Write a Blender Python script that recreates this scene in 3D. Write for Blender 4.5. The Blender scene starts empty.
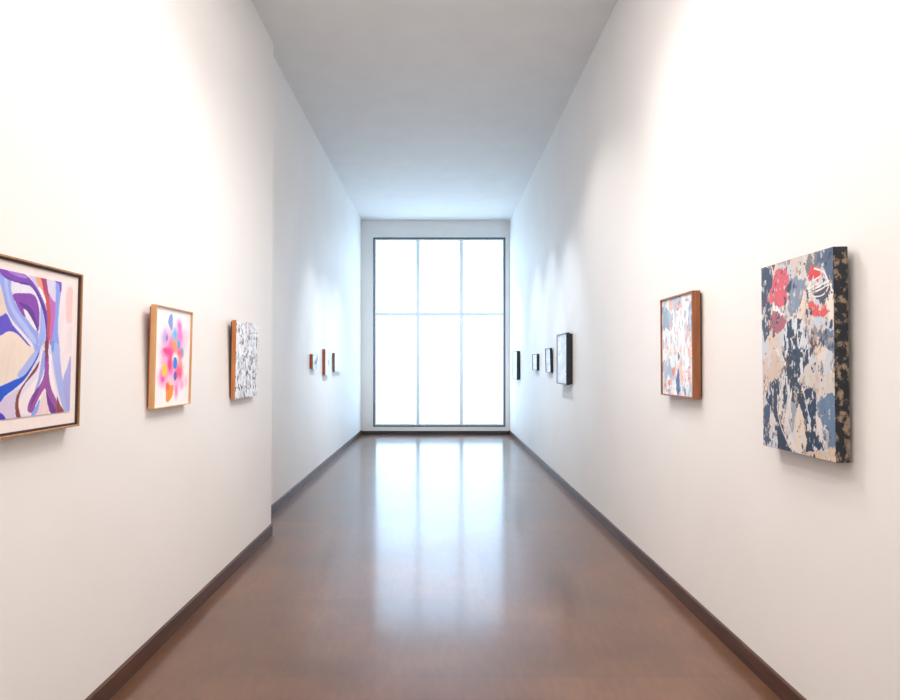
import bpy, bmesh, math
import numpy as np
from mathutils import Vector, Matrix

S = bpy.context.scene
COL = S.collection
PI = math.pi

# ------------------------------------------------------------------ helpers
def lin(c):
    return tuple(((v/255)/12.92 if v/255 <= .04045 else ((v/255+.055)/1.055)**2.4) for v in c)

def new_mat(name):
    m = bpy.data.materials.new(name); m.use_nodes = True
    nt = m.node_tree
    return m, nt, nt.nodes['Principled BSDF']

def N(nt, t, **kw):
    n = nt.nodes.new(t)
    for k, v in kw.items():
        if k in n.inputs: n.inputs[k].default_value = v
        else: setattr(n, k, v)
    return n

def ramp(nt, stops):
    r = nt.nodes.new('ShaderNodeValToRGB'); e = r.color_ramp.elements
    while len(e) < len(stops): e.new(.5)
    for el, (p, c) in zip(e, stops):
        el.position = p; el.color = (*lin(c), 1)
    return r

def obj_coords(nt, scale=(1,1,1), rot=(0,0,0)):
    tc = nt.nodes.new('ShaderNodeTexCoord'); mp = nt.nodes.new('ShaderNodeMapping')
    mp.inputs['Scale'].default_value = scale; mp.inputs['Rotation'].default_value = rot
    nt.links.new(tc.outputs['Object'], mp.inputs['Vector'])
    return mp.outputs['Vector']

def plain(name, rgb, rough=.5, var=.04, scale=20, bump=0.0, metal=0.0):
    """paint or metal: one colour with a faint mottled variation"""
    m, nt, b = new_mat(name)
    v = obj_coords(nt)
    n = N(nt, 'ShaderNodeTexNoise', Scale=scale, Detail=4.0); nt.links.new(v, n.inputs['Vector'])
    lo = tuple(max(0, c*(1-var)) for c in rgb); hi = tuple(min(255, c*(1+var)) for c in rgb)
    r = ramp(nt, [(.3, lo), (.7, hi)]); nt.links.new(n.outputs['Fac'], r.inputs['Fac'])
    nt.links.new(r.outputs['Color'], b.inputs['Base Color'])
    b.inputs['Roughness'].default_value = rough; b.inputs['Metallic'].default_value = metal
    if bump:
        n2 = N(nt, 'ShaderNodeTexNoise', Scale=scale*6, Detail=3.0); nt.links.new(v, n2.inputs['Vector'])
        bp = N(nt, 'ShaderNodeBump', Strength=bump, Distance=.002); nt.links.new(n2.outputs['Fac'], bp.inputs['Height'])
        nt.links.new(bp.outputs['Normal'], b.inputs['Normal'])
    return m

def wood(name, dark, light, axis=2, rough=.45, freq=60):
    """grain running along one axis"""
    m, nt, b = new_mat(name)
    sc = [freq]*3; sc[axis] = freq*.05
    v = obj_coords(nt, tuple(sc))
    n = N(nt, 'ShaderNodeTexNoise', Scale=1.0, Detail=6.0, Roughness=.65); nt.links.new(v, n.inputs['Vector'])
    r = ramp(nt, [(.25, dark), (.72, light)]); nt.links.new(n.outputs['Fac'], r.inputs['Fac'])
    nt.links.new(r.outputs['Color'], b.inputs['Base Color'])
    bp = N(nt, 'ShaderNodeBump', Strength=.15, Distance=.001); nt.links.new(n.outputs['Fac'], bp.inputs['Height'])
    nt.links.new(bp.outputs['Normal'], b.inputs['Normal'])
    b.inputs['Roughness'].default_value = rough
    return m

def paint_mat(name, rough=.5):
    """artist's paint: pigment laid on the picture as a colour layer"""
    m, nt, b = new_mat(name)
    a = nt.nodes.new('ShaderNodeVertexColor'); a.layer_name = 'paint'
    nt.links.new(a.outputs['Color'], b.inputs['Base Color'])
    n = N(nt, 'ShaderNodeTexNoise', Scale=90.0, Detail=4.0)
    nt.links.new(obj_coords(nt), n.inputs['Vector'])
    bp = N(nt, 'ShaderNodeBump', Strength=.12, Distance=.002); nt.links.new(n.outputs['Fac'], bp.inputs['Height'])
    nt.links.new(bp.outputs['Normal'], b.inputs['Normal'])
    b.inputs['Roughness'].default_value = rough
    return m

def link_mesh(name, bm, mat, parent=None, kind=None, smooth=False):
    me = bpy.data.meshes.new(name)
    bmesh.ops.recalc_face_normals(bm, faces=bm.faces)
    bm.to_mesh(me); bm.free()
    me.materials.append(mat)
    if smooth:
        for p in me.polygons: p.use_smooth = True
    o = bpy.data.objects.new(name, me); COL.objects.link(o)
    if parent: o.parent = parent
    if kind: o['kind'] = kind
    return o

def box(bm, lo, hi, bevel=0.0, seg=2):
    lo = Vector(lo); hi = Vector(hi)
    r = bmesh.ops.create_cube(bm, size=1.0)
    vs = r['verts']
    bmesh.ops.scale(bm, vec=hi-lo, verts=vs)
    bmesh.ops.translate(bm, vec=(lo+hi)/2, verts=vs)
    if bevel:
        es = list({e for v in vs for e in v.link_edges})
        bmesh.ops.bevel(bm, geom=es, offset=bevel, segments=seg, affect='EDGES', profile=.5)

def prism(bm, prof_a, prof_b):
    """two matching outlines bridged into a closed solid"""
    a = [bm.verts.new(p) for p in prof_a]; b = [bm.verts.new(p) for p in prof_b]
    n = len(a)
    bm.faces.new(a); bm.faces.new(list(reversed(b)))
    for i in range(n):
        bm.faces.new([a[i], b[i], b[(i+1) % n], a[(i+1) % n]])

def ring(bm, W, H, w, y0, y1, bevel=.0015, z0=0.0):
    """a mitred rectangular frame: outer W x H, bars w wide, from y0 (front) to y1 (back)"""
    o = [(-W/2, z0), (W/2, z0), (W/2, z0+H), (-W/2, z0+H)]
    i = [(-W/2+w, z0+w), (W/2-w, z0+w), (W/2-w, z0+H-w), (-W/2+w, z0+H-w)]
    vs = [[bm.verts.new((p[0], y, p[1])) for p in pts] for pts in (o, i) for y in (y0, y1)]
    of, ob, nf, nb = vs
    for k in range(4):
        j = (k+1) % 4
        bm.faces.new([of[k], of[j], nf[j], nf[k]])
        bm.faces.new([ob[k], nb[k], nb[j], ob[j]])
        bm.faces.new([of[k], ob[k], ob[j], of[j]])
        bm.faces.new([nf[k], nf[j], nb[j], nb[k]])
    if bevel:
        es = [e for e in bm.edges if abs(e.verts[0].co.y-y0) < 1e-6 and abs(e.verts[1].co.y-y0) < 1e-6
              and (all(v in of for v in e.verts) or all(v in nf for v in e.verts))]
        bmesh.ops.bevel(bm, geom=es, offset=bevel, segments=2, affect='EDGES', profile=.5)

# ------------------------------------------------------------------ picture painter
def vnoise(u, v, su, sv, seed):
    rng = np.random.RandomState(seed); T = rng.rand(64, 64)
    x, y = u*su, v*sv
    xi, yi = np.floor(x).astype(int), np.floor(y).astype(int)
    fx, fy = x-xi, y-yi
    fx = fx*fx*(3-2*fx); fy = fy*fy*(3-2*fy)
    g = lambda a, b: T[(yi+b) % 64, (xi+a) % 64]
    return (g(0,0)*(1-fx)+g(1,0)*fx)*(1-fy)+(g(0,1)*(1-fx)+g(1,1)*fx)*fy

def fbm(u, v, su, sv, seed, octv=4):
    t = 0; a = .5; w = 0
    for k in range(octv):
        t = t+a*vnoise(u+.37*k, v+.61*k, su*2**k, sv*2**k, seed+k); w += a; a *= .55
    return t/w

def smooth_poly(pts, closed=True, n=8):
    P = np.array(pts, float); m = len(P); out = []
    rngk = range(m) if closed else range(m-1)
    for i in rngk:
        if closed: a, b, c, d = P[i-1], P[i], P[(i+1) % m], P[(i+2) % m]
        else: a, b, c, d = P[max(i-1, 0)], P[i], P[i+1], P[min(i+2, m-1)]
        for k in range(n):
            t = k/n
            out.append(.5*((2*b)+(c-a)*t+(2*a-5*b+4*c-d)*t*t+(3*b-a-3*c+d)*t**3*1.0))
    if not closed: out.append(P[-1])
    return np.array(out)

def inside(u, v, poly):
    r = np.zeros(u.shape, bool); n = len(poly)
    for i in range(n):
        x0, y0 = poly[i]; x1, y1 = poly[(i+1) % n]
        if y0 == y1: continue
        c = (y0 > v) != (y1 > v)
        r ^= c & (u < (x1-x0)*(v-y0)/(y1-y0)+x0)
    return r

def seg_dist(u, v, line, asp):
    d = np.full(u.shape, 9.0)
    for (x0, y0), (x1, y1) in zip(line[:-1], line[1:]):
        dx, dy = (x1-x0), (y1-y0)*asp
        L = dx*dx+dy*dy+1e-12
        t = np.clip(((u-x0)*dx+(v-y0)*asp*dy)/L, 0, 1)
        d = np.minimum(d, np.hypot(u-x0-t*dx, (v-y0)*asp-t*dy))
    return d

def render_art(layers, base, u, v, asp, seed=1):
    img = np.ones(u.shape+(3,))*np.array(lin(base))
    img *= (1+.05*(fbm(u, v, 14, 14, seed+90)-.5))[..., None]
    for li, L in enumerate(layers):
        kind, col = L[0], np.array(lin(L[1]))
        if kind == 'p':
            _, _, pts, rag, tex = L
            du = rag*2*(fbm(u, v, 24, 20, seed*7+li, 5)-.5) if rag else 0
            dv = rag*2*(fbm(u, v, 24, 20, seed*7+li+500, 5)-.5) if rag else 0
            m = inside(u+du, v+dv, smooth_poly(pts)).astype(float)
            if tex: col = col*(1+tex*3*(fbm(u+.15*v, v, 26, 5, seed+li)-.5))[..., None]
        elif kind == 'e':
            _, _, (cx, cy), rx, ry, al, soft = L
            q = np.hypot((u-cx)/rx+.5*(fbm(u, v, 9, 9, li+40)-.5), (v-cy)/ry+.5*(fbm(u, v, 9, 9, li+70)-.5))
            m = al*np.clip((1-q)/max(soft*.8, 1e-3), 0, 1); m = m*m*(3-2*m) if soft > .5 else m
        elif kind == 's':
            _, _, pts, w = L
            d = seg_dist(u, v, smooth_poly(pts, False), asp)
            m = np.clip((w*(.7+.7*fbm(u, v, 20, 20, li))-d)/(w*.5), 0, 1)
        elif kind == 'n':
            _, _, su, sv, th, sd, pts, soft = L
            m = np.clip((fbm(u, v, su, sv, sd)-th)/soft, 0, 1)
            if pts:
                du = .10*(fbm(u, v, 10, 10, sd+3)-.5); dv = .10*(fbm(u, v, 10, 10, sd+4)-.5)
                m = m*inside(u+du, v+dv, smooth_poly(pts))
        img = img*(1-m[..., None])+col*m[..., None]
    return np.clip(img, 0, 1)

def picture(name, mat, parent, W, H, y, layers, base, nx, border=0.0, crop=None, seed=1, z0=0.0, thick=.003):
    """a painted sheet W x H (inside a border), facing -y; crop keeps part (u0,v0,u1,v1) of the surface"""
    w, h = W-2*border, H-2*border
    u0, v0, u1, v1 = crop or (0, 0, 1, 1)
    nx = int(nx); ny = int(nx*(h*(v1-v0))/(w*(u1-u0)))
    U, V = np.meshgrid(np.linspace(u0, u1, nx), np.linspace(v0, v1, ny))
    C = render_art(layers, base, U, V, h/w, seed)
    X = -W/2+border+U*w; Z = z0+border+(1-V)*h
    front = np.stack([X, np.full_like(X, y), Z], -1).reshape(-1, 3)
    idx = np.arange(nx*ny).reshape(ny, nx)
    quads = np.stack([idx[1:, :-1], idx[1:, 1:], idx[:-1, 1:], idx[:-1, :-1]], -1).reshape(-1, 4).tolist()
    loop = [*idx[0, :], *idx[1:, -1], *idx[-1, -2::-1], *idx[-2:0:-1, 0]]
    back = front[loop]+np.array([0, thick, 0])
    n0 = nx*ny; k = len(loop)
    for i in range(k):
        j = (i+1) % k
        quads.append([int(loop[i]), int(loop[j]), n0+j, n0+i])
    me = bpy.data.meshes.new(name)
    me.from_pydata(np.vstack([front, back]).tolist(), [], quads)
    cols = np.ones((n0+k, 4), np.float32); cols[:n0, :3] = C.reshape(-1, 3); cols[n0:, :3] = cols[np.array(loop), :3]
    at = me.color_attributes.new('paint', 'FLOAT_COLOR', 'POINT'); at.data.foreach_set('color', cols.ravel())
    me.materials.append(mat); me.update()
    o = bpy.data.objects.new(name, me); COL.objects.link(o); o.parent = parent
    return o

ART = {
 'purple': [
  ('p',(228,222,240),[(0.209,0.027),(0.318,0.039),(0.438,0.054),(0.489,0.056),(0.616,0.061),(0.855,0.054),(0.868,0.471),(0.947,0.925),(0.68,0.918),(0.461,0.915),(0.189,0.897)],0,0.06),
  ('p',(240,228,232),[(0.855,0.063),(0.913,0.06),(0.949,0.077),(0.949,0.272),(0.943,0.467),(0.946,0.56),(0.947,0.922),(0.864,0.914),(0.85,0.471)],0.0,0.06),
  ('p',(250,206,206),[(0.898,0.11),(0.949,0.092),(0.953,0.291),(0.939,0.317),(0.903,0.306)],0.004,0.06),
  ('p',(196,140,205),[(0.209,0.035),(0.318,0.047),(0.389,0.055),(0.376,0.176),(0.287,0.283),(0.215,0.293)],0,0.06),
  ('p',(232,214,200),[(0.39,0.126),(0.44,0.141),(0.458,0.187),(0.487,0.298),(0.479,0.315),(0.445,0.331),(0.326,0.356),(0.286,0.268)],0,0.06),
  ('p',(238,222,208),[(0.291,0.451),(0.448,0.441),(0.481,0.412),(0.525,0.411),(0.58,0.441),(0.629,0.481),(0.686,0.522),(0.658,0.554),(0.58,0.617),(0.559,0.673),(0.456,0.722),(0.304,0.727)],0,0.06),
  ('p',(240,236,238),[(0.485,0.306),(0.496,0.309),(0.533,0.368),(0.598,0.422),(0.653,0.48),(0.629,0.481),(0.571,0.433),(0.515,0.37)],0,0.06),
  ('p',(150,166,240),[(0.438,0.068),(0.499,0.097),(0.509,0.162),(0.538,0.241),(0.605,0.318),(0.69,0.394),(0.697,0.478),(0.716,0.478),(0.699,0.537),(0.675,0.527),(0.655,0.471),(0.589,0.406),(0.505,0.321),(0.479,0.266),(0.454,0.179),(0.44,0.141)],0,0.06),
  ('p',(182,195,246),[(0.464,0.104),(0.486,0.116),(0.494,0.181),(0.53,0.267),(0.596,0.345),(0.671,0.435),(0.667,0.471),(0.578,0.372),(0.513,0.286),(0.48,0.2)],0,0.06),
  ('p',(95,80,205),[(0.289,0.39),(0.445,0.327),(0.483,0.306),(0.524,0.369),(0.58,0.424),(0.64,0.485),(0.619,0.478),(0.552,0.419),(0.498,0.409),(0.448,0.437),(0.322,0.495)],0,0.06),
  ('p',(232,229,242),[(0.512,0.111),(0.562,0.12),(0.618,0.123),(0.663,0.153),(0.694,0.211),(0.722,0.279),(0.735,0.386),(0.717,0.468),(0.696,0.425),(0.697,0.282),(0.681,0.204),(0.649,0.169),(0.523,0.189)],0,0.06),
  ('p',(160,178,244),[(0.705,0.227),(0.728,0.296),(0.744,0.404),(0.728,0.477),(0.697,0.469),(0.704,0.353)],0,0.06),
  ('p',(128,66,182),[(0.438,0.052),(0.489,0.051),(0.569,0.052),(0.617,0.07),(0.667,0.113),(0.709,0.173),(0.747,0.249),(0.766,0.347),(0.77,0.48),(0.746,0.476),(0.748,0.403),(0.731,0.296),(0.699,0.21),(0.663,0.146),(0.628,0.117),(0.571,0.119),(0.482,0.107),(0.438,0.078)],0,0.06),
  ('p',(88,52,166),[(0.455,0.085),(0.525,0.108),(0.599,0.105),(0.652,0.12),(0.698,0.174),(0.74,0.259),(0.763,0.384),(0.764,0.475),(0.748,0.467),(0.748,0.394),(0.728,0.287),(0.695,0.202),(0.658,0.145),(0.623,0.12),(0.571,0.119),(0.49,0.108)],0,0.06),
  ('p',(170,130,214),[(0.485,0.057),(0.56,0.056),(0.612,0.073),(0.579,0.083),(0.516,0.073)],0,0.06),
  ('p',(135,66,176),[(0.521,0.189),(0.601,0.17),(0.653,0.171),(0.681,0.204),(0.698,0.282),(0.693,0.389),(0.664,0.356),(0.633,0.302),(0.596,0.269),(0.614,0.309),(0.586,0.305),(0.546,0.248)],0,0.06),
  ('p',(98,48,150),[(0.556,0.23),(0.612,0.24),(0.657,0.278),(0.686,0.354),(0.691,0.389),(0.664,0.356),(0.628,0.298),(0.596,0.268)],0,0.06),
  ('p',(242,238,242),[(0.589,0.268),(0.618,0.282),(0.658,0.339),(0.683,0.387),(0.664,0.379),(0.615,0.326)],0,0.06),
  ('p',(205,195,235),[(0.621,0.06),(0.665,0.057),(0.678,0.09),(0.697,0.121),(0.687,0.123),(0.651,0.089)],0,0.06),
  ('p',(165,58,120),[(0.695,0.057),(0.741,0.057),(0.754,0.12),(0.774,0.199),(0.775,0.291),(0.746,0.231),(0.737,0.159),(0.714,0.105)],0,0.06),
  ('p',(245,162,122),[(0.665,0.057),(0.699,0.058),(0.717,0.108),(0.741,0.154),(0.756,0.22),(0.738,0.204),(0.702,0.129),(0.678,0.093)],0,0.06),
  ('p',(198,84,84),[(0.717,0.117),(0.749,0.157),(0.775,0.218),(0.782,0.327),(0.778,0.419),(0.767,0.475),(0.756,0.384),(0.753,0.275),(0.738,0.204)],0,0.06),
  ('p',(246,240,240),[(0.689,0.115),(0.718,0.14),(0.742,0.195),(0.738,0.208),(0.715,0.174)],0,0.06),
  ('p',(196,105,186),[(0.763,0.146),(0.813,0.194),(0.81,0.324),(0.792,0.437),(0.78,0.479),(0.775,0.383),(0.781,0.29)],0,0.06),
  ('p',(222,216,240),[(0.746,0.058),(0.811,0.057),(0.816,0.147),(0.813,0.194),(0.77,0.154)],0,0.06),
  ('p',(140,160,236),[(0.814,0.059),(0.855,0.059),(0.852,0.132),(0.841,0.237),(0.837,0.378),(0.848,0.476),(0.789,0.479),(0.801,0.39),(0.813,0.268),(0.814,0.166)],0,0.06),
  ('p',(122,86,196),[(0.8,0.059),(0.855,0.058),(0.855,0.122),(0.843,0.114),(0.836,0.074)],0,0.06),
  ('p',(176,188,240),[(0.663,0.528),(0.69,0.521),(0.671,0.596),(0.598,0.671),(0.564,0.674),(0.564,0.653),(0.591,0.617)],0,0.06),
  ('p',(244,234,236),[(0.717,0.531),(0.793,0.541),(0.795,0.607),(0.84,0.799),(0.851,0.924),(0.587,0.896),(0.593,0.793),(0.697,0.671)],0,0.06),
  ('p',(216,202,228),[(0.438,0.826),(0.498,0.787),(0.572,0.746),(0.597,0.742),(0.563,0.801),(0.549,0.871),(0.562,0.917),(0.492,0.919),(0.46,0.892)],0,0.06),
  ('p',(70,55,195),[(0.381,0.874),(0.46,0.877),(0.494,0.918),(0.461,0.922),(0.382,0.917)],0,0.06),
  ('p',(22,84,212),[(0.704,0.517),(0.691,0.564),(0.617,0.682),(0.552,0.739),(0.488,0.784),(0.438,0.831),(0.307,0.847),(0.305,0.764),(0.456,0.725),(0.538,0.693),(0.603,0.667),(0.659,0.599)],0,0.06),
  ('p',(132,60,56),[(0.707,0.577),(0.686,0.639),(0.618,0.713),(0.584,0.772),(0.571,0.833),(0.583,0.895),(0.59,0.921),(0.56,0.913),(0.552,0.841),(0.562,0.781),(0.607,0.709),(0.672,0.626)],0,0.06),
  ('p',(152,168,238),[(0.729,0.52),(0.752,0.536),(0.733,0.661),(0.692,0.759),(0.678,0.765),(0.703,0.682)],0,0.06),
  ('p',(152,78,164),[(0.748,0.52),(0.772,0.541),(0.779,0.673),(0.802,0.763),(0.844,0.844),(0.847,0.921),(0.802,0.919),(0.77,0.838),(0.753,0.755),(0.72,0.793),(0.692,0.843),(0.668,0.896),(0.636,0.888),(0.635,0.85),(0.664,0.787),(0.715,0.726),(0.741,0.662)],0,0.06),
  ('p',(110,48,140),[(0.759,0.774),(0.789,0.826),(0.838,0.9),(0.815,0.92),(0.783,0.892)],0,0.06),
  ('p',(118,50,140),[(0.713,0.737),(0.691,0.8),(0.66,0.851),(0.65,0.881),(0.654,0.839),(0.682,0.767)],0,0.06),
  ('p',(124,52,66),[(0.742,0.455),(0.77,0.453),(0.765,0.541),(0.756,0.585),(0.747,0.542)],0,0.06),
  ('p',(238,214,216),[(0.746,0.769),(0.763,0.827),(0.784,0.914),(0.694,0.918),(0.714,0.839)],0,0.06),
  ('p',(138,165,232),[(0.693,0.853),(0.716,0.821),(0.706,0.887),(0.68,0.918),(0.656,0.916)],0,0.06),
  ('p',(142,68,56),[(0.844,0.81),(0.869,0.864),(0.909,0.928),(0.851,0.924)],0,0.06),
  ('p',(168,182,238),[(0.791,0.474),(0.85,0.471),(0.863,0.584),(0.886,0.699),(0.925,0.804),(0.943,0.927),(0.909,0.928),(0.856,0.788),(0.81,0.607)],0,0.06),
  ('p',(168,170,230),[(0.949,0.558),(0.956,0.924),(0.929,0.927),(0.889,0.722),(0.919,0.619)],0,0.06),
  ('p',(110,150,230),[(0.788,0.452),(0.81,0.451),(0.808,0.512),(0.795,0.513)],0,0.06),
 ],
 'pink': [
  ('e',(250,165,212),(0.502,0.381),0.372,0.302,0.75,1.0),
  ('e',(248,140,200),(0.445,0.596),0.4,0.254,0.8,1.0),
  ('e',(250,150,205),(0.459,0.453),0.435,0.231,0.8,1.0),
  ('e',(252,190,225),(0.282,0.265),0.191,0.158,0.5,1.0),
  ('e',(248,170,215),(0.725,0.375),0.251,0.215,0.6,1.0),
  ('e',(235,215,242),(0.841,0.259),0.166,0.11,0.9,1.0),
  ('e',(250,120,208),(0.664,0.166),0.112,0.113,1,1.0),
  ('e',(244,125,198),(0.687,0.275),0.184,0.119,0.9,1.0),
  ('e',(205,170,232),(0.274,0.309),0.139,0.112,1,1.0),
  ('e',(120,90,190),(0.322,0.306),0.045,0.056,0.8,1.0),
  ('e',(252,120,150),(0.454,0.382),0.167,0.139,0.8,1.0),
  ('p',(140,162,226),[(0.441,0.047),(0.474,0.132),(0.456,0.22),(0.393,0.194),(0.342,0.136),(0.38,0.08)],0.012,0.06),
  ('e',(85,192,246),(0.538,0.277),0.116,0.111,1,1.0),
  ('e',(70,172,236),(0.653,0.368),0.092,0.083,1,1.0),
  ('e',(66,164,232),(0.761,0.443),0.079,0.091,1,1.0),
  ('e',(250,160,90),(0.539,0.389),0.116,0.129,0.9,1.0),
  ('e',(240,20,60),(0.305,0.43),0.128,0.038,1,1.0),
  ('e',(250,60,150),(0.376,0.455),0.245,0.086,0.9,1.0),
  ('e',(250,90,80),(0.681,0.468),0.134,0.107,0.9,1.0),
  ('e',(250,120,196),(0.243,0.706),0.191,0.136,0.9,1.0),
  ('e',(252,150,210),(0.498,0.69),0.484,0.205,0.6,1.0),
  ('e',(245,50,120),(0.431,0.562),0.103,0.152,1,1.0),
  ('e',(250,70,130),(0.7,0.653),0.172,0.145,1,1.0),
  ('e',(250,150,120),(0.712,0.562),0.102,0.158,0.7,1.0),
  ('e',(250,205,228),(0.894,0.768),0.115,0.121,0.8,1.0),
  ('e',(248,130,196),(0.622,0.842),0.099,0.144,0.9,1.0),
  ('e',(250,160,210),(0.766,0.786),0.119,0.093,0.8,1.0),
  ('e',(250,60,160),(0.232,0.725),0.076,0.049,0.8,1.0),
  ('e',(250,215,205),(0.436,0.738),0.164,0.076,0.8,1.0),
  ('e',(255,250,250),(0.565,0.502),0.151,0.077,0.9,1.0),
  ('p',(250,152,12),[(0.335,0.76),(0.432,0.787),(0.532,0.792),(0.513,0.888),(0.433,0.953),(0.375,0.966),(0.334,0.934),(0.334,0.852)],0.01,0.06),
  ('e',(245,90,40),(0.376,0.805),0.093,0.076,0.8,1.0),
  ('e',(20,132,226),(0.564,0.562),0.065,0.074,1.0,0.25),
  ('e',(255,206,12),(0.28,0.632),0.075,0.069,1.0,0.25),
  ('e',(98,82,192),(0.579,0.693),0.054,0.061,1.0,0.4),
 ],
 'r5': [
  ('p',(150,176,200),[(-0.035,0.079),(0.144,0.083),(0.277,0.145),(0.345,0.194),(0.31,0.282),(0.287,0.337),(0.138,0.296),(-0.026,0.336)],0.03,0.06),
  ('p',(178,198,214),[(0.218,0.13),(0.345,0.183),(0.379,0.263),(0.287,0.337)],0.03,0.06),
  ('p',(130,152,188),[(0.877,0.114),(0.971,0.08),(0.971,0.342),(0.817,0.348),(0.804,0.255),(0.844,0.164)],0.03,0.06),
  ('p',(240,192,176),[(0.251,0.019),(0.475,0.003),(0.644,0.069),(0.676,0.13),(0.488,0.149),(0.394,0.114),(0.285,0.121)],0.03,0.06),
  ('p',(148,158,185),[(0.536,0.044),(0.645,0.053),(0.712,0.027),(0.935,0.052),(0.84,0.069),(0.678,0.056),(0.576,0.09)],0.03,0.06),
  ('p',(225,110,90),[(0.524,0.102),(0.575,0.117),(0.568,0.16),(0.506,0.134)],0.03,0.06),
  ('p',(243,246,250),[(0.418,0.155),(0.775,0.106),(0.838,0.153),(0.785,0.349),(0.466,0.334),(0.362,0.229)],0.03,0.06),
  ('n',(190,205,218),9,5,0.6,3,None,0.03),
  ('n',(240,205,190),8,6,0.63,5,[(0.401,0.132),(0.965,0.316),(0.988,0.823),(0.619,0.829)],0.03),
  ('n',(240,190,172),14,9,0.64,8,[(0.57,0.339),(0.964,0.357),(0.988,0.823),(0.691,0.794)],0.03),
  ('n',(246,248,250),16,5,0.58,9,None,0.03),
  ('n',(176,190,208),22,12,0.66,15,None,0.03),
  ('n',(236,178,160),26,16,0.68,16,[(0.403,0.021),(0.971,0.07),(0.985,0.976),(-0.007,1.014),(-0.003,0.84)],0.03),
  ('p',(78,116,162),[(0.535,0.715),(0.576,0.807),(0.588,0.922),(0.542,0.999),(0.491,0.983),(0.464,0.879),(0.496,0.785)],0.025,0.06),
  ('p',(96,130,172),[(0.538,0.575),(0.589,0.588),(0.574,0.634),(0.53,0.633)],0.025,0.06),
  ('p',(110,140,180),[(0.723,0.929),(0.771,0.933),(0.763,0.984),(0.722,0.98)],0.02,0.06),
  ('n',(170,190,210),9,7,0.56,14,[(0.002,0.679),(0.325,0.655),(0.321,0.799),(0.04,0.814)],0.03),
  ('e',(236,128,114),(0.882,0.716),0.04,0.018,0.9,0.5),
  ('e',(236,128,114),(0.241,0.878),0.064,0.041,0.9,0.5),
  ('e',(236,128,114),(0.372,0.768),0.054,0.047,0.9,0.5),
  ('e',(236,128,114),(0.219,0.959),0.063,0.017,0.9,0.5),
  ('e',(236,128,114),(0.087,0.906),0.037,0.017,0.9,0.5),
  ('e',(236,128,114),(0.869,0.825),0.041,0.011,0.9,0.5),
  ('e',(236,128,114),(0.79,0.759),0.027,0.011,0.9,0.5),
  ('e',(236,128,114),(0.408,0.727),0.035,0.017,0.9,0.5),
 ],
 'r6': [
  ('n',(196,205,216),5,4,0.5,21,None,0.08),
  ('n',(216,194,176),6,5,0.6,22,None,0.05),
  ('n',(222,212,204),12,10,0.58,23,None,0.03),
  ('n',(150,140,140),14,16,0.66,24,None,0.03),
  ('p',(54,74,96),[(0.016,0.011),(0.178,0.046),(0.187,0.12),(0.096,0.172),(0.171,0.226),(0.122,0.302),(0.131,0.362),(0.013,0.383)],0.035,0.06),
  ('p',(214,96,110),[(0.229,0.042),(0.404,0.049),(0.43,0.112),(0.401,0.175),(0.426,0.214),(0.304,0.236),(0.194,0.208),(0.096,0.172),(0.156,0.118)],0.035,0.06),
  ('p',(170,96,108),[(0.165,0.244),(0.275,0.261),(0.38,0.324),(0.33,0.369),(0.188,0.375),(0.117,0.351)],0.035,0.06),
  ('p',(240,234,232),[(0.177,0.212),(0.249,0.231),(0.36,0.287),(0.275,0.267),(0.207,0.243)],0.02,0.06),
  ('p',(132,146,166),[(0.43,0.112),(0.54,0.104),(0.664,0.124),(0.634,0.192),(0.57,0.278),(0.459,0.283),(0.409,0.25),(0.427,0.177)],0.035,0.06),
  ('p',(86,104,132),[(0.8,0.005),(1.019,0.001),(1.018,0.221),(0.964,0.183),(0.905,0.103),(0.82,0.065)],0.035,0.06),
  ('p',(120,120,130),[(0.682,0.019),(0.8,0.007),(0.809,0.059),(0.742,0.078),(0.695,0.109)],0.035,0.06),
  ('p',(74,80,100),[(0.692,0.188),(0.944,0.165),(0.964,0.2),(0.941,0.248),(0.857,0.255),(0.815,0.223),(0.726,0.212)],0.035,0.06),
  ('p',(220,74,72),[(0.742,0.076),(0.862,0.094),(0.887,0.122),(0.739,0.146),(0.702,0.109)],0.035,0.06),
  ('p',(225,86,82),[(0.679,0.229),(0.769,0.25),(0.91,0.255),(0.927,0.298),(0.829,0.306),(0.794,0.307),(0.71,0.268)],0.035,0.06),
  ('p',(226,208,190),[(0.634,0.183),(0.691,0.205),(0.701,0.259),(0.605,0.316),(0.558,0.286)],0.035,0.06),
  ('p',(232,222,210),[(0.965,0.175),(1.018,0.225),(1.014,0.335),(0.939,0.307),(0.921,0.239)],0.05,0.06),
  ('s',(240,234,228),[(0.681,0.174),(0.795,0.157),(0.92,0.136)],0.008),
  ('s',(240,234,228),[(0.685,0.185),(0.816,0.171),(0.937,0.152)],0.008),
  ('s',(240,234,228),[(0.703,0.196),(0.838,0.186),(0.944,0.169)],0.008),
  ('s',(240,234,228),[(0.776,0.077),(0.894,0.106),(0.941,0.156),(0.935,0.189),(0.869,0.214),(0.771,0.213),(0.703,0.196)],0.008),
  ('s',(240,234,228),[(0.676,0.178),(0.74,0.141),(0.862,0.121)],0.008),
  ('s',(240,234,228),[(0.941,0.148),(0.975,0.184),(0.987,0.227)],0.008),
  ('p',(112,126,148),[(0.798,0.389),(0.916,0.379),(1.012,0.384),(1.009,0.475),(0.933,0.482),(0.84,0.438)],0.035,0.06),
  ('p',(214,218,224),[(0.393,0.315),(0.629,0.317),(0.65,0.398),(0.691,0.522),(0.624,0.559),(0.564,0.664),(0.415,0.776),(0.324,0.769),(0.348,0.56),(0.321,0.463)],0.03,0.06),
  ('n',(38,54,76),12,7,0.52,31,[(0.393,0.315),(0.629,0.317),(0.65,0.398),(0.691,0.522),(0.624,0.559),(0.564,0.664),(0.415,0.776),(0.324,0.769),(0.348,0.56),(0.321,0.463)],0.02),
  ('n',(52,66,88),16,14,0.68,32,None,0.02),
  ('n',(110,70,60),20,20,0.72,33,None,0.02),
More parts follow.
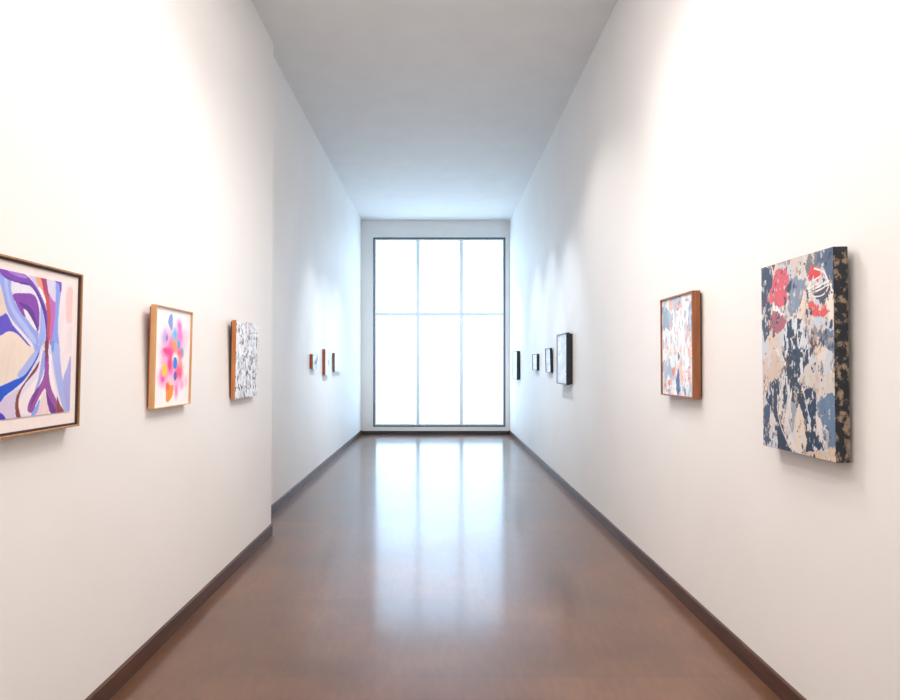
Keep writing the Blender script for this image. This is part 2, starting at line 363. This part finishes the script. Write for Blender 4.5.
  ('p',(210,188,172),[(0.034,0.514),(0.241,0.493),(0.317,0.571),(0.203,0.622),(0.041,0.665)],0.03,0.06),
  ('p',(206,196,186),[(0.565,0.633),(0.73,0.579),(1.014,0.596),(1.012,0.701),(0.828,0.727),(0.674,0.661)],0.03,0.06),
  ('p',(36,52,74),[(0.05,0.711),(0.203,0.625),(0.271,0.682),(0.236,0.772),(0.29,0.859),(0.407,0.982),(0.517,1.002),(0.22,1.007),(0.225,0.885),(0.131,0.788)],0.03,0.06),
  ('p',(36,52,74),[(0.331,0.604),(0.569,0.528),(0.543,0.622),(0.452,0.752),(0.4,0.782),(0.358,0.702)],0.05,0.06),
  ('p',(152,156,172),[(0.355,0.756),(0.51,0.745),(0.495,0.846),(0.411,0.895),(0.353,0.822)],0.03,0.06),
  ('p',(34,48,70),[(0.541,0.677),(0.613,0.704),(0.673,0.836),(0.709,0.946),(0.662,0.982),(0.58,0.988),(0.617,0.891),(0.566,0.769),(0.51,0.75)],0.03,0.06),
  ('p',(98,124,152),[(0.797,0.729),(1.013,0.69),(1.014,0.939),(0.919,0.933),(0.824,0.827)],0.03,0.06),
  ('p',(32,48,74),[(0.625,0.683),(0.701,0.659),(0.783,0.699),(0.778,0.83),(0.836,0.925),(0.874,0.963),(0.768,0.969),(0.684,0.97),(0.695,0.835),(0.666,0.744)],0.025,0.06),
  ('p',(220,206,190),[(0.527,0.749),(0.604,0.798),(0.643,0.91),(0.625,0.963),(0.537,1.0),(0.486,0.922)],0.025,0.06),
  ('p',(206,184,162),[(0.663,0.98),(0.874,0.961),(0.919,0.938),(1.016,0.949),(1.014,1.001),(0.662,1.003)],0.03,0.06),
  ('p',(60,80,108),[(0.03,0.781),(0.114,0.789),(0.161,0.866),(0.093,0.893),(0.156,0.992),(0.028,0.991)],0.04,0.06),
  ('n',(214,208,204),18,7,0.63,41,[(0.028,0.665),(0.728,0.65),(0.716,0.965),(0.013,1.004)],0.02),
  ('n',(206,204,206),30,22,0.68,51,None,0.02),
  ('n',(176,160,150),24,30,0.7,52,None,0.02),
  ('n',(60,76,98),34,26,0.72,53,None,0.02),
  ('n',(200,180,166),12,9,0.66,54,[(0.034,0.514),(1.019,0.52),(1.012,0.701),(0.028,0.665)],0.04),
  ('s',(222,214,204),[(0.769,0.8),(0.81,0.867),(0.9,0.932)],0.008),
  ('s',(222,214,204),[(0.449,0.677),(0.41,0.765),(0.382,0.853)],0.008),
  ('s',(222,214,204),[(0.23,0.773),(0.289,0.881),(0.408,0.971)],0.008),
  ('n',(50,60,70),20,14,0.7,44,[(0.663,0.97),(1.017,0.92),(1.014,1.001),(0.662,1.003)],0.02),
 ],
}


# ------------------------------------------------------------------ materials
def wall_paint():
    m, nt, b = new_mat('white wall paint')
    v = obj_coords(nt)
    n = N(nt, 'ShaderNodeTexNoise', Scale=1.3, Detail=3.0); nt.links.new(v, n.inputs['Vector'])
    r = ramp(nt, [(.3, (234,232,229)), (.7, (238,236,233))]); nt.links.new(n.outputs['Fac'], r.inputs['Fac'])
    nt.links.new(r.outputs['Color'], b.inputs['Base Color'])
    n2 = N(nt, 'ShaderNodeTexNoise', Scale=140.0, Detail=3.0); nt.links.new(v, n2.inputs['Vector'])
    bp = N(nt, 'ShaderNodeBump', Strength=.06, Distance=.002); nt.links.new(n2.outputs['Fac'], bp.inputs['Height'])
    nt.links.new(bp.outputs['Normal'], b.inputs['Normal'])
    b.inputs['Roughness'].default_value = .62
    return m

def floor_mat():
    m, nt, b = new_mat('polished brown concrete')
    v = obj_coords(nt)
    n = N(nt, 'ShaderNodeTexNoise', Scale=1.6, Detail=3.0, Roughness=.5); nt.links.new(v, n.inputs['Vector'])
    r = ramp(nt, [(.28, FLOOR_DARK), (.52, FLOOR_MID), (.75, FLOOR_LIGHT)]); nt.links.new(n.outputs['Fac'], r.inputs['Fac'])
    # large sheets with hairline joints
    br = N(nt, 'ShaderNodeTexBrick', Scale=1.0, **{'Mortar Size': .0025, 'Mortar Smooth': .6, 'Brick Width': .62, 'Row Height': .93, 'Bias': 0.0})
    br.offset = .5
    br.inputs['Color1'].default_value = (.74, .74, .74, 1); br.inputs['Color2'].default_value = (1, 1, 1, 1)
    br.inputs['Mortar'].default_value = (.72, .70, .68, 1)
    nt.links.new(v, br.inputs['Vector'])
    mx = nt.nodes.new('ShaderNodeMix'); mx.data_type = 'RGBA'; mx.blend_type = 'MULTIPLY'; mx.inputs['Factor'].default_value = .75
    nt.links.new(r.outputs['Color'], mx.inputs[6]); nt.links.new(br.outputs['Color'], mx.inputs[7])
    # fine fibres
    fine = N(nt, 'ShaderNodeTexNoise', Scale=30.0, Detail=3.0, Roughness=.6); nt.links.new(obj_coords(nt, (1, .25, 1), (0, 0, .5)), fine.inputs['Vector'])
    r2 = ramp(nt, [(.3, (220,220,220)), (.7, (255,255,255))]); nt.links.new(fine.outputs['Fac'], r2.inputs['Fac'])
    m2 = nt.nodes.new('ShaderNodeMix'); m2.data_type = 'RGBA'; m2.blend_type = 'MULTIPLY'; m2.inputs['Factor'].default_value = .7
    nt.links.new(mx.outputs[2], m2.inputs[6]); nt.links.new(r2.outputs['Color'], m2.inputs[7])
    nt.links.new(m2.outputs[2], b.inputs['Base Color'])
    # worn sealer: roughness wanders a little, surface gently wavy
    rr = N(nt, 'ShaderNodeMapRange', **{'From Min': .3, 'From Max': .7, 'To Min': FLOOR_ROUGH[0], 'To Max': FLOOR_ROUGH[1]})
    nt.links.new(n.outputs['Fac'], rr.inputs['Value']); nt.links.new(rr.outputs['Result'], b.inputs['Roughness'])
    wv = N(nt, 'ShaderNodeTexNoise', Scale=7.0, Detail=1.5); nt.links.new(v, wv.inputs['Vector'])
    bp = N(nt, 'ShaderNodeBump', Strength=.06, Distance=.006); nt.links.new(wv.outputs['Fac'], bp.inputs['Height'])
    nt.links.new(bp.outputs['Normal'], b.inputs['Normal'])
    b.inputs['Specular IOR Level'].default_value = FLOOR_SPEC
    b.inputs['Coat Weight'].default_value = FLOOR_COAT; b.inputs['Coat Roughness'].default_value = FLOOR_COAT_R
    nt.links.new(bp.outputs['Normal'], b.inputs['Coat Normal'])
    return m

def pane_mat():
    m, nt, b = new_mat('daylit frosted glass')
    b.inputs['Base Color'].default_value = (.85, .9, .92, 1); b.inputs['Roughness'].default_value = .35
    b.inputs['Emission Color'].default_value = (*PANE_COL, 1)
    b.inputs['Emission Strength'].default_value = PANE_STR
    return m

def splash_mat():
    """dark and cream paint run over the edges of the canvas"""
    m, nt, b = new_mat('painted canvas edge')
    v = obj_coords(nt, (1, 1, .8))
    n = N(nt, 'ShaderNodeTexNoise', Scale=34.0, Detail=5.0, Roughness=.6); nt.links.new(v, n.inputs['Vector'])
    r = ramp(nt, [(.0, (16,22,30)), (.52, (24,32,42)), (.56, (120,102,84)), (.66, (168,148,126)), (.8, (96,74,54))])
    nt.links.new(n.outputs['Fac'], r.inputs['Fac']); nt.links.new(r.outputs['Color'], b.inputs['Base Color'])
    b.inputs['Roughness'].default_value = .5
    return m

FLOOR_DARK, FLOOR_MID, FLOOR_LIGHT = (96,64,45), (114,78,55), (132,93,67)
FLOOR_ROUGH, FLOOR_SPEC, FLOOR_COAT, FLOOR_COAT_R = (.29, .36), .6, .60, .13
PANE_COL, PANE_STR = (.50, .73, .98), 3.5

M_WALL = wall_paint()
M_CEIL = plain('white ceiling paint', (226,224,221), .8, .01, 3)
M_FLOOR = floor_mat()
M_BASE = wood('brown stained baseboard', (52,34,26), (96,62,44), 1, .5, 40)
M_BASE_END = wood('dark grey baseboard across', (36,34,36), (58,54,54), 0, .5, 40)  # darker and greyer than the side baseboards
M_WFRAME = plain('dark grey window metal', (92,102,110), .4, .04, 30, 0, .3)
M_MULL = plain('pale mullion with added glow', (218,226,230), .5, .02, 30)
_b = M_MULL.node_tree.nodes['Principled BSDF']; _b.inputs['Emission Color'].default_value = (.62, .80, .95, 1); _b.inputs['Emission Strength'].default_value = .14  # slight glow added so the bars and inner frame look lighter
M_PANE = pane_mat()
M_ART = paint_mat('matt paint', .55)
M_ARTG = paint_mat('satin paint', .38)
M_OAK_TAN = wood('tan oak frame', (150,104,70), (196,150,110))
M_OAK_PALE = wood('pale oak frame', (206,148,96), (232,184,130))
M_PINE = wood('orange pine edge', (176,96,48), (222,150,88), 2, .5, 70)
M_WALNUT = wood('reddish brown wood frame', (120,66,38), (178,112,66))
M_DARKWOOD = wood('dark brown backing', (40,26,20), (66,44,34))
M_RUST = wood('rust brown wood edge', (140,62,30), (180,92,52))
M_MAUVE = wood('dull red brown wood edge', (104,66,58), (134,92,80))
M_BLACK = plain('black frame lacquer', (22,26,32), .4, .1, 30)
M_INNER = plain('dark brown liner', (62,42,32), .6, .08, 30)
M_MAT = plain('cream mat board', (244,233,229), .8, .01, 40)
M_WHITEMAT = plain('white mat board', (240,240,240), .8, .01, 40)
M_SPLASH = splash_mat()
M_RAW = plain('raw canvas back', (120,104,86), .9, .05, 60)

# ------------------------------------------------------------------ the room
XR, XL, YE, YB, HC = 1.552, -1.685, 12.645, -2.6, 4.663
CAM_H = 1.5
def left_x(z): return -(1.491+.131*z/HC)      # the front stretch of left wall leans out a touch

def struct(name, bm, mat, parent=None):
    o = link_mesh(name, bm, mat, parent)
    if not parent: o['kind'] = 'structure'
    return o

bm = bmesh.new(); box(bm, (-2.1, YB-.2, -.12), (1.8, YE+.3, 0)); struct('floor', bm, M_FLOOR)
bm = bmesh.new(); box(bm, (-2.1, YB-.2, HC), (1.8, YE+.3, HC+.12)); struct('ceiling', bm, M_CEIL)
bm = bmesh.new(); box(bm, (XR, YB-.2, 0), (XR+.2, YE+.3, HC)); struct('wall_right', bm, M_WALL)
bm = bmesh.new(); box(bm, (XL-.2, 4.9, 0), (XL, YE+.3, HC)); struct('wall_left', bm, M_WALL)
yb, yt = 5.163, 5.713
bm = bmesh.new()
prism(bm, [(left_x(0), YB-.2, 0), (left_x(0), yb, 0), (-2.0, yb, 0), (-2.0, YB-.2, 0)],
          [(left_x(HC), YB-.2, HC), (left_x(HC), yt, HC), (-2.0, yt, HC), (-2.0, YB-.2, HC)])
struct('wall_left_front', bm, M_WALL)
bm = bmesh.new(); box(bm, (-2.0, YB-.2, 0), (XR, YB, HC)); struct('wall_back', bm, M_WALL)
# end wall with its window opening
wx0, wx1, wz0, wz1 = -1.4236, 1.4585, .164, 4.29
bm = bmesh.new()
box(bm, (XL, YE, 0), (wx0, YE+.3, HC)); box(bm, (wx1, YE, 0), (XR, YE+.3, HC))
box(bm, (wx0, YE, 0), (wx1, YE+.3, wz0)); box(bm, (wx0, YE, wz1), (wx1, YE+.3, HC))
struct('wall_end', bm, M_WALL)

# baseboards: a board with an eased top edge
def baseboard(name, a, b, inward, lean=0.0, h=.092, t=.014, mat=None):
    a = Vector((*a, 0)); b = Vector((*b, 0)); n = Vector((*inward, 0))
    prof = [(0, 0), (t, 0), (t, h-.006), (t-.004, h-.001), (0, h)]
    bm = bmesh.new()
    mk = lambda p: [p+n*(d-lean*z*0)+Vector((0, 0, z)) for d, z in prof]
    prism(bm, mk(a), mk(b))
    return struct(name, bm, mat or M_BASE)
baseboard('baseboard_right', (XR, YB), (XR, YE), (-1, 0))
baseboard('baseboard_left', (XL, yb), (XL, YE), (1, 0))
baseboard('baseboard_left_front', (left_x(0), YB), (left_x(0), yb), (1, 0))
baseboard('baseboard_end', (XL+.014, YE), (XR-.014, YE), (0, -1), h=.074, mat=M_BASE_END)

# window: thin dark outer frame, pale mullions, six frosted panes
win = bpy.data.objects.new('window_1', None); COL.objects.link(win); win.location = (0, YE+.04, wz0); win['kind'] = 'structure'
WH = wz1-wz0; WW = wx1-wx0; wc = (wx0+wx1)/2
bm = bmesh.new(); ring(bm, WW, WH, .024, -.045, .10, .002)
f = link_mesh('window_frame', bm, M_WFRAME, win); f.location.x = wc
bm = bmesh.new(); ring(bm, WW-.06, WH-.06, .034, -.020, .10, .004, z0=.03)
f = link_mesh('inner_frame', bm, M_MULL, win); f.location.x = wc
gx0, gx1, gz0, gz1 = wx0+.064, wx1-.064, .064, WH-.064
mx = (-.449, .499); tz = 2.623-wz0; hw = .045
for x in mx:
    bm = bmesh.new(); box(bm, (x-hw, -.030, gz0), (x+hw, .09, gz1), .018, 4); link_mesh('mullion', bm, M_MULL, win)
xs = [gx0, mx[0]-hw, mx[0]+hw, mx[1]-hw, mx[1]+hw, gx1]
for k in range(3):
    a, b = xs[2*k], xs[2*k+1]
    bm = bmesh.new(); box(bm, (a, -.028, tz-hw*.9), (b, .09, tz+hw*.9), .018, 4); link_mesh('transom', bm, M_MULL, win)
    for z0, z1 in ((gz0, tz-hw*.9), (tz+hw*.9, gz1)):
        bm = bmesh.new(); box(bm, (a, .016, z0), (b, .028, z1)); link_mesh('glass_pane', bm, M_PANE, win)
bm = bmesh.new(); box(bm, (wx0, YE+.16, wz0), (wx1, YE+.18, wz1))
struct('trim_1', bm, M_WHITEMAT)

# ------------------------------------------------------------------ pictures
POSE = {'purple': ('L', 1.59, 2.378, 1.254, 1.874, 0.055, 0.026), 'pink': ('L', 3.029, 3.476, 1.272, 1.821, 0.042, 0.027), 'speckle': ('L', 4.227, 4.745, 1.257, 1.833, 0.046, 0.019), 'tiny': ('F', 7.578, 7.874, 1.458, 1.649, 0.045, 0), 'tall': ('F', 8.404, 8.8, 1.358, 1.739, 0.048, 0), 'pale': ('F', 9.2, 9.875, 1.4, 1.7, 0.042, 0), 'r1': ('R', 11.01, 11.62, 1.23, 1.775, 0.067, 0), 'r2': ('R', 8.926, 9.353, 1.423, 1.68, 0.041, 0), 'r3': ('R', 7.842, 8.2, 1.403, 1.739, 0.036, 0.035), 'r4': ('R', 6.7, 7.249, 1.275, 1.881, 0.076, 0), 'r5': ('R', 3.405, 3.897, 1.304, 1.941, 0.059, 0.008), 'r6': ('R', 2.167, 2.652, 1.136, 1.946, 0.067, 0.014)}
def hang(key, name, label, cat='painting', group=None):
    side, y0, y1, z0, z1, D, tilt = POSE[key]
    o = bpy.data.objects.new(name, None); COL.objects.link(o)
    x = {'L': left_x(z0), 'F': XL, 'R': XR}[side]
    o.location = (x, (y0+y1)/2, z0)
    o.rotation_euler = (tilt, 0, -PI/2 if side == 'R' else PI/2)
    o.empty_display_size = .1
    o['label'] = label; o['category'] = cat
    if group: o['group'] = group
    return o, y1-y0, z1-z0, D
G = .011                                             # gap between frame and wall, bridged by an inset backing
def backing(o, W, H, inset=.012, mat=None, g=G, name='backing'):
    bm = bmesh.new(); box(bm, (-W/2+inset, -g-.002, inset), (W/2-inset, 0, H-inset)); return link_mesh(name, bm, mat or M_DARKWOOD, o)

# 1 big framed purple ribbons
o, W, H, D = hang('purple', 'framed_painting', 'large tan oak framed painting of purple and blue ribbons, nearest on left wall', group='framed pictures')
bm = bmesh.new(); ring(bm, W, H, .0075, -D, -G, .0015); link_mesh('frame', bm, M_OAK_TAN, o)
bm = bmesh.new(); ring(bm, W-.015, H-.015, .0085, -D+.006, -G, .0, z0=.0075); link_mesh('liner', bm, M_INNER, o)
bm = bmesh.new(); box(bm, (-W/2+.016, -D+.011, .016), (W/2-.016, -D+.02, H-.016)); link_mesh('mat_board', bm, M_MAT, o)
picture('artwork', M_ART, o, W, H, -D+.008, ART['purple'], (228,222,240), 300, .016, (0.050,0.056,0.950,0.918), 3)
backing(o, W, H, .03)

# 2 pink bloom in pale oak shadow-box frame
o, W, H, D = hang('pink', 'framed_painting', 'pale oak framed picture of a bright pink bloom with yellow and orange spots', group='framed pictures')
bm = bmesh.new(); ring(bm, W, H, .006, -D, -G, .001); link_mesh('frame', bm, M_OAK_PALE, o)
picture('artwork', M_ART, o, W, H, -D+.012, ART['pink'], (246,246,248), 210, .006, None, 5)
backing(o, W, H, .010, M_RUST)

# 3 speckled panel
o, W, H, D = hang('speckle', 'painted_panel', 'white panel speckled black and brown with orange wood edge, left wall near corner')
bm = bmesh.new(); box(bm, (-W/2, -D+.003, 0), (W/2, -G, H), .0015); link_mesh('cradle', bm, M_PINE, o)
SPK = [('n', (205,212,222), 7, 6, .52, 3, None, .08), ('n', (150,158,170), 9, 10, .60, 6, [(.3,.35),(.8,.3),(.85,.55),(.6,.75),(.45,1.0),(.2,1.0),(.35,.7)], .06),
       ('n', (176,140,110), 20, 17, .70, 11, None, .02), ('n', (70,72,78), 18, 15, .665, 17, None, .02),
       ('n', (60,62,68), 26, 18, .655, 27, [(.1,.4),(.9,.4),(.9,.62),(.62,.75),(.5,1.02),(.1,1.02)], .02), ('n', (196,160,120), 28, 20, .70, 33, [(.4,0),(1,0),(1,.6),(.6,.4)], .02),
       ('s', (170,140,124), [(.30,.02),(.42,.12),(.45,.26)], .012), ('s', (120,122,130), [(.35,.28),(.55,.15),(.95,.12)], .007),
       ('n', (242,244,247), 13, 12, .60, 44, None, .03)]
picture('artwork', M_ART, o, W, H, -D, SPK, (236,239,243), 200, .0, None, 7)
backing(o, W, H, .010, name='mounting_block')

# 4-6 three small pieces further along
FAR_G = 'small pieces at the far end of the left wall'
o, W, H, D = hang('tiny', 'painted_panel', 'smallest rust edged panel with grey blue marks, first of three on far left wall', group=FAR_G)
bm = bmesh.new(); box(bm, (-W/2, -D+.003, 0), (W/2, -.004, H), .0015); link_mesh('cradle', bm, M_RUST, o)
picture('artwork', M_ART, o, W, H, -D, [('n', (190,205,216), 5, 5, .5, 3, None, .1), ('p', (120,136,150), [(.35,.40),(.6,.45),(.95,.1),(1,.3),(.8,.6),(.5,.75),(.3,.6)], .08, .05),
        ('p', (200,214,224), [(.2,.7),(.7,.75),(.9,.95),(.3,.98)], .06, .05)], (232,238,243), 70, 0, None, 8)
backing(o, W, H, .01, g=.004, name='mounting_block')
o, W, H, D = hang('tall', 'painted_panel', 'tall rust edged panel, middle and tallest of three on far left wall', group=FAR_G)
bm = bmesh.new(); box(bm, (-W/2, -D+.003, 0), (W/2, -.004, H), .0015); link_mesh('cradle', bm, M_RUST, o)
picture('artwork', M_ART, o, W, H, -D, [('n', (216,226,234), 5, 5, .5, 5, None, .1), ('p', (170,190,205), [(.45,.42),(.65,.46),(.7,.62),(.5,.6)], .08, .05),
        ('s', (190,204,214), [(.35,.1),(.7,.4),(.6,.9)], .02)], (236,241,246), 70, 0, None, 9)
backing(o, W, H, .01, g=.004, name='mounting_block')
o, W, H, D = hang('pale', 'painted_panel', 'wide nearly white panel with dull brown edge, last of three before window', group=FAR_G)
bm = bmesh.new(); box(bm, (-W/2, -D+.003, 0), (W/2, -.004, H), .0015); link_mesh('cradle', bm, M_MAUVE, o)
picture('artwork', M_ART, o, W, H, -D, [('n', (222,230,236), 5, 5, .55, 6, None, .1), ('s', (205,214,222), [(.5,.3),(.6,.6),(.5,.85)], .015)], (240,243,246), 80, 0, None, 10)
backing(o, W, H, .01, g=.004, name='mounting_block')

# 7-10 black frames on the far right wall
BLK = 'black framed pictures on the right wall'
def black_frame(key, label, seed, bar=.010, rec=.008, step=0.0):
    o, W, H, D = hang(key, 'black_framed_picture', label, group=BLK)
    back = -.006-step
    bm = bmesh.new(); ring(bm, W, H, bar, -D, back, .001); link_mesh('frame', bm, M_BLACK, o)
    if step:
        bm = bmesh.new(); box(bm, (-W/2+.012, back-.002, .012), (W/2-.012, 0, H-.012)); link_mesh('backing', bm, M_BLACK, o)
    else:
        backing(o, W, H, .01, M_BLACK, g=.006)
    picture('artwork', M_ART, o, W, H, -D+rec, [('n', (222,230,237), 4, 6, .5, seed, None, .1), ('n', (208,218,228), 8, 10, .64, seed+3, None, .05),
            ('n', (216,225,233), 3, 12, .6, seed+7, None, .05)], (244,247,250), 90, bar, None, seed)
    return o
black_frame('r1', 'black framed pale picture closest to the window on right wall', 21)
black_frame('r2', 'smallest black framed picture, second from window on right wall', 25)
black_frame('r3', 'black framed picture leaning forward beside the largest black frame', 29)
black_frame('r4', 'largest and tallest black box framed white picture on right wall', 33, .014, .008, .03)

# 11 pale blue in reddish wood frame
o, W, H, D = hang('r5', 'framed_painting', 'reddish brown wood framed pale blue and peach abstract on right wall', group='framed pictures')
bm = bmesh.new(); ring(bm, W, H, .010, -D, -G, .001); link_mesh('frame', bm, M_WALNUT, o)
picture('artwork', M_ART, o, W, H, -D+.010, ART['r5'], (232,237,243), 230, .010, None, 11)
backing(o, W, H, .012)

# 12 large unframed canvas
o, W, H, D = hang('r6', 'canvas_painting', 'large unframed dark blue, cream and red canvas, nearest on right wall')
bm = bmesh.new(); box(bm, (-W/2, -D+.001, 0), (W/2, -G, H), .003, 3); link_mesh('canvas_edge', bm, M_SPLASH, o)
picture('artwork', M_ARTG, o, W-.004, H-.004, -D, ART['r6'], (208,200,192), 320, .0, None, 13, z0=.002)
backing(o, W, H, .03, M_RAW, name='stretcher_frame')

# ------------------------------------------------------------------ lights
def spot(name, loc, target, watts, deg, blend=1.0, col=(1.0, .93, .86), rad=.010):
    l = bpy.data.lights.new(name, 'SPOT'); l.energy = watts; l.spot_size = math.radians(deg); l.spot_blend = blend
    l.color = col; l.shadow_soft_size = rad
    o = bpy.data.objects.new(name, l); COL.objects.link(o)
    o.location = loc; o.rotation_euler = (Vector(target)-Vector(loc)).to_track_quat('-Z', 'Y').to_euler()
    return o
def fill_panel(loc, sx, sy, watts, col):
    l = bpy.data.lights.new('fill_panel', 'AREA'); l.shape = 'RECTANGLE'; l.size = sx; l.size_y = sy; l.energy = watts; l.color = col
    o = bpy.data.objects.new('fill_panel', l); COL.objects.link(o); o.location = loc
EXPOSURE = 0.04
WARM = (1.0, .935, .905)
COOL = (.84, .92, 1.0)
def wash(loc, target, watts, deg=80, col=WARM): spot('lamp_or_fill_spot', loc, target, watts, deg, 1.0, col)
# right wall, near
wash((-.68, 4.1, 4.5), (1.55, 2.3, .7), 130, 92)
wash((-1.3, 2.3, 4.2), (1.55, 2.4, .9), 78, 80)
wash((.26, 3.75, 4.5), (1.55, 3.5, .4), 64, 104)
wash((-1.25, 3.6, 4.3), (1.55, 3.6, 1.0), 78, 76)
wash((.0, 5.5, 4.5), (1.55, 5.5, .7), 130, 84)
# left wall, near
wash((.43, 3.7, 4.5), (-1.5, 2.2, .7), 130, 92)
wash((1.1, 3.3, 4.4), (-1.53, 3.25, .9), 106, 82)
wash((1.1, 4.6, 4.4), (-1.53, 4.4, .9), 112, 82)
# small pieces at the far end
for y in (7.72, 8.6, 9.55):
    spot('lamp_or_fill_spot', (.05, y, 4.5), (-1.68, y, 1.1), 250, 44, 1, COOL, .012)
for y in (6.95, 8.0, 9.15, 11.3):
    spot('lamp_or_fill_spot', (.15, y, 4.5), (1.55, y, 1.1), 220, 48, 1, COOL, .012)
# unseen fill spots added to brighten the end wall around the window
for x in (-.5, .5):
    spot('lamp_or_fill_spot', (x, 4.5, 4.5), (x*1.3, 12.6, 1.7), 460, 37, 1, (.84, .91, 1.0), .03)
# unseen fill panels added overhead and behind the camera to brighten near walls
fill_panel((0, 2.4, 4.62), 1.4, 3.6, 62, WARM)
fill_panel((0, -1.2, 4.62), 2.0, 2.2, 62, WARM)


w = bpy.data.worlds.new('World'); S.world = w; w.use_nodes = True
w.node_tree.nodes['Background'].inputs['Color'].default_value = (.8, .88, 1, 1)
w.node_tree.nodes['Background'].inputs['Strength'].default_value = .3

# ------------------------------------------------------------------ camera
cam = bpy.data.cameras.new('camera'); co = bpy.data.objects.new('camera', cam); COL.objects.link(co)
co.location = (0, 0, CAM_H); co.rotation_euler = (PI/2, 0, 0)
cam.sensor_width = 36; cam.sensor_fit = 'HORIZONTAL'; cam.lens = 580*36/900
cam.shift_x = 11.5/900; cam.shift_y = 15.5/900
cam.clip_start = .05; cam.clip_end = 100
S.camera = co

vs = S.view_settings
S.display_settings.display_device = 'sRGB'
vs.view_transform = 'Standard'; vs.look = 'None'; vs.exposure = EXPOSURE; vs.gamma = 1; vs.use_curve_mapping = False
S.cycles.use_denoising = True
S.cycles.max_bounces = 10; S.cycles.diffuse_bounces = 6; S.cycles.glossy_bounces = 4
S.cycles.caustics_reflective = False; S.cycles.caustics_refractive = False
S.cycles.sample_clamp_indirect = 6.0
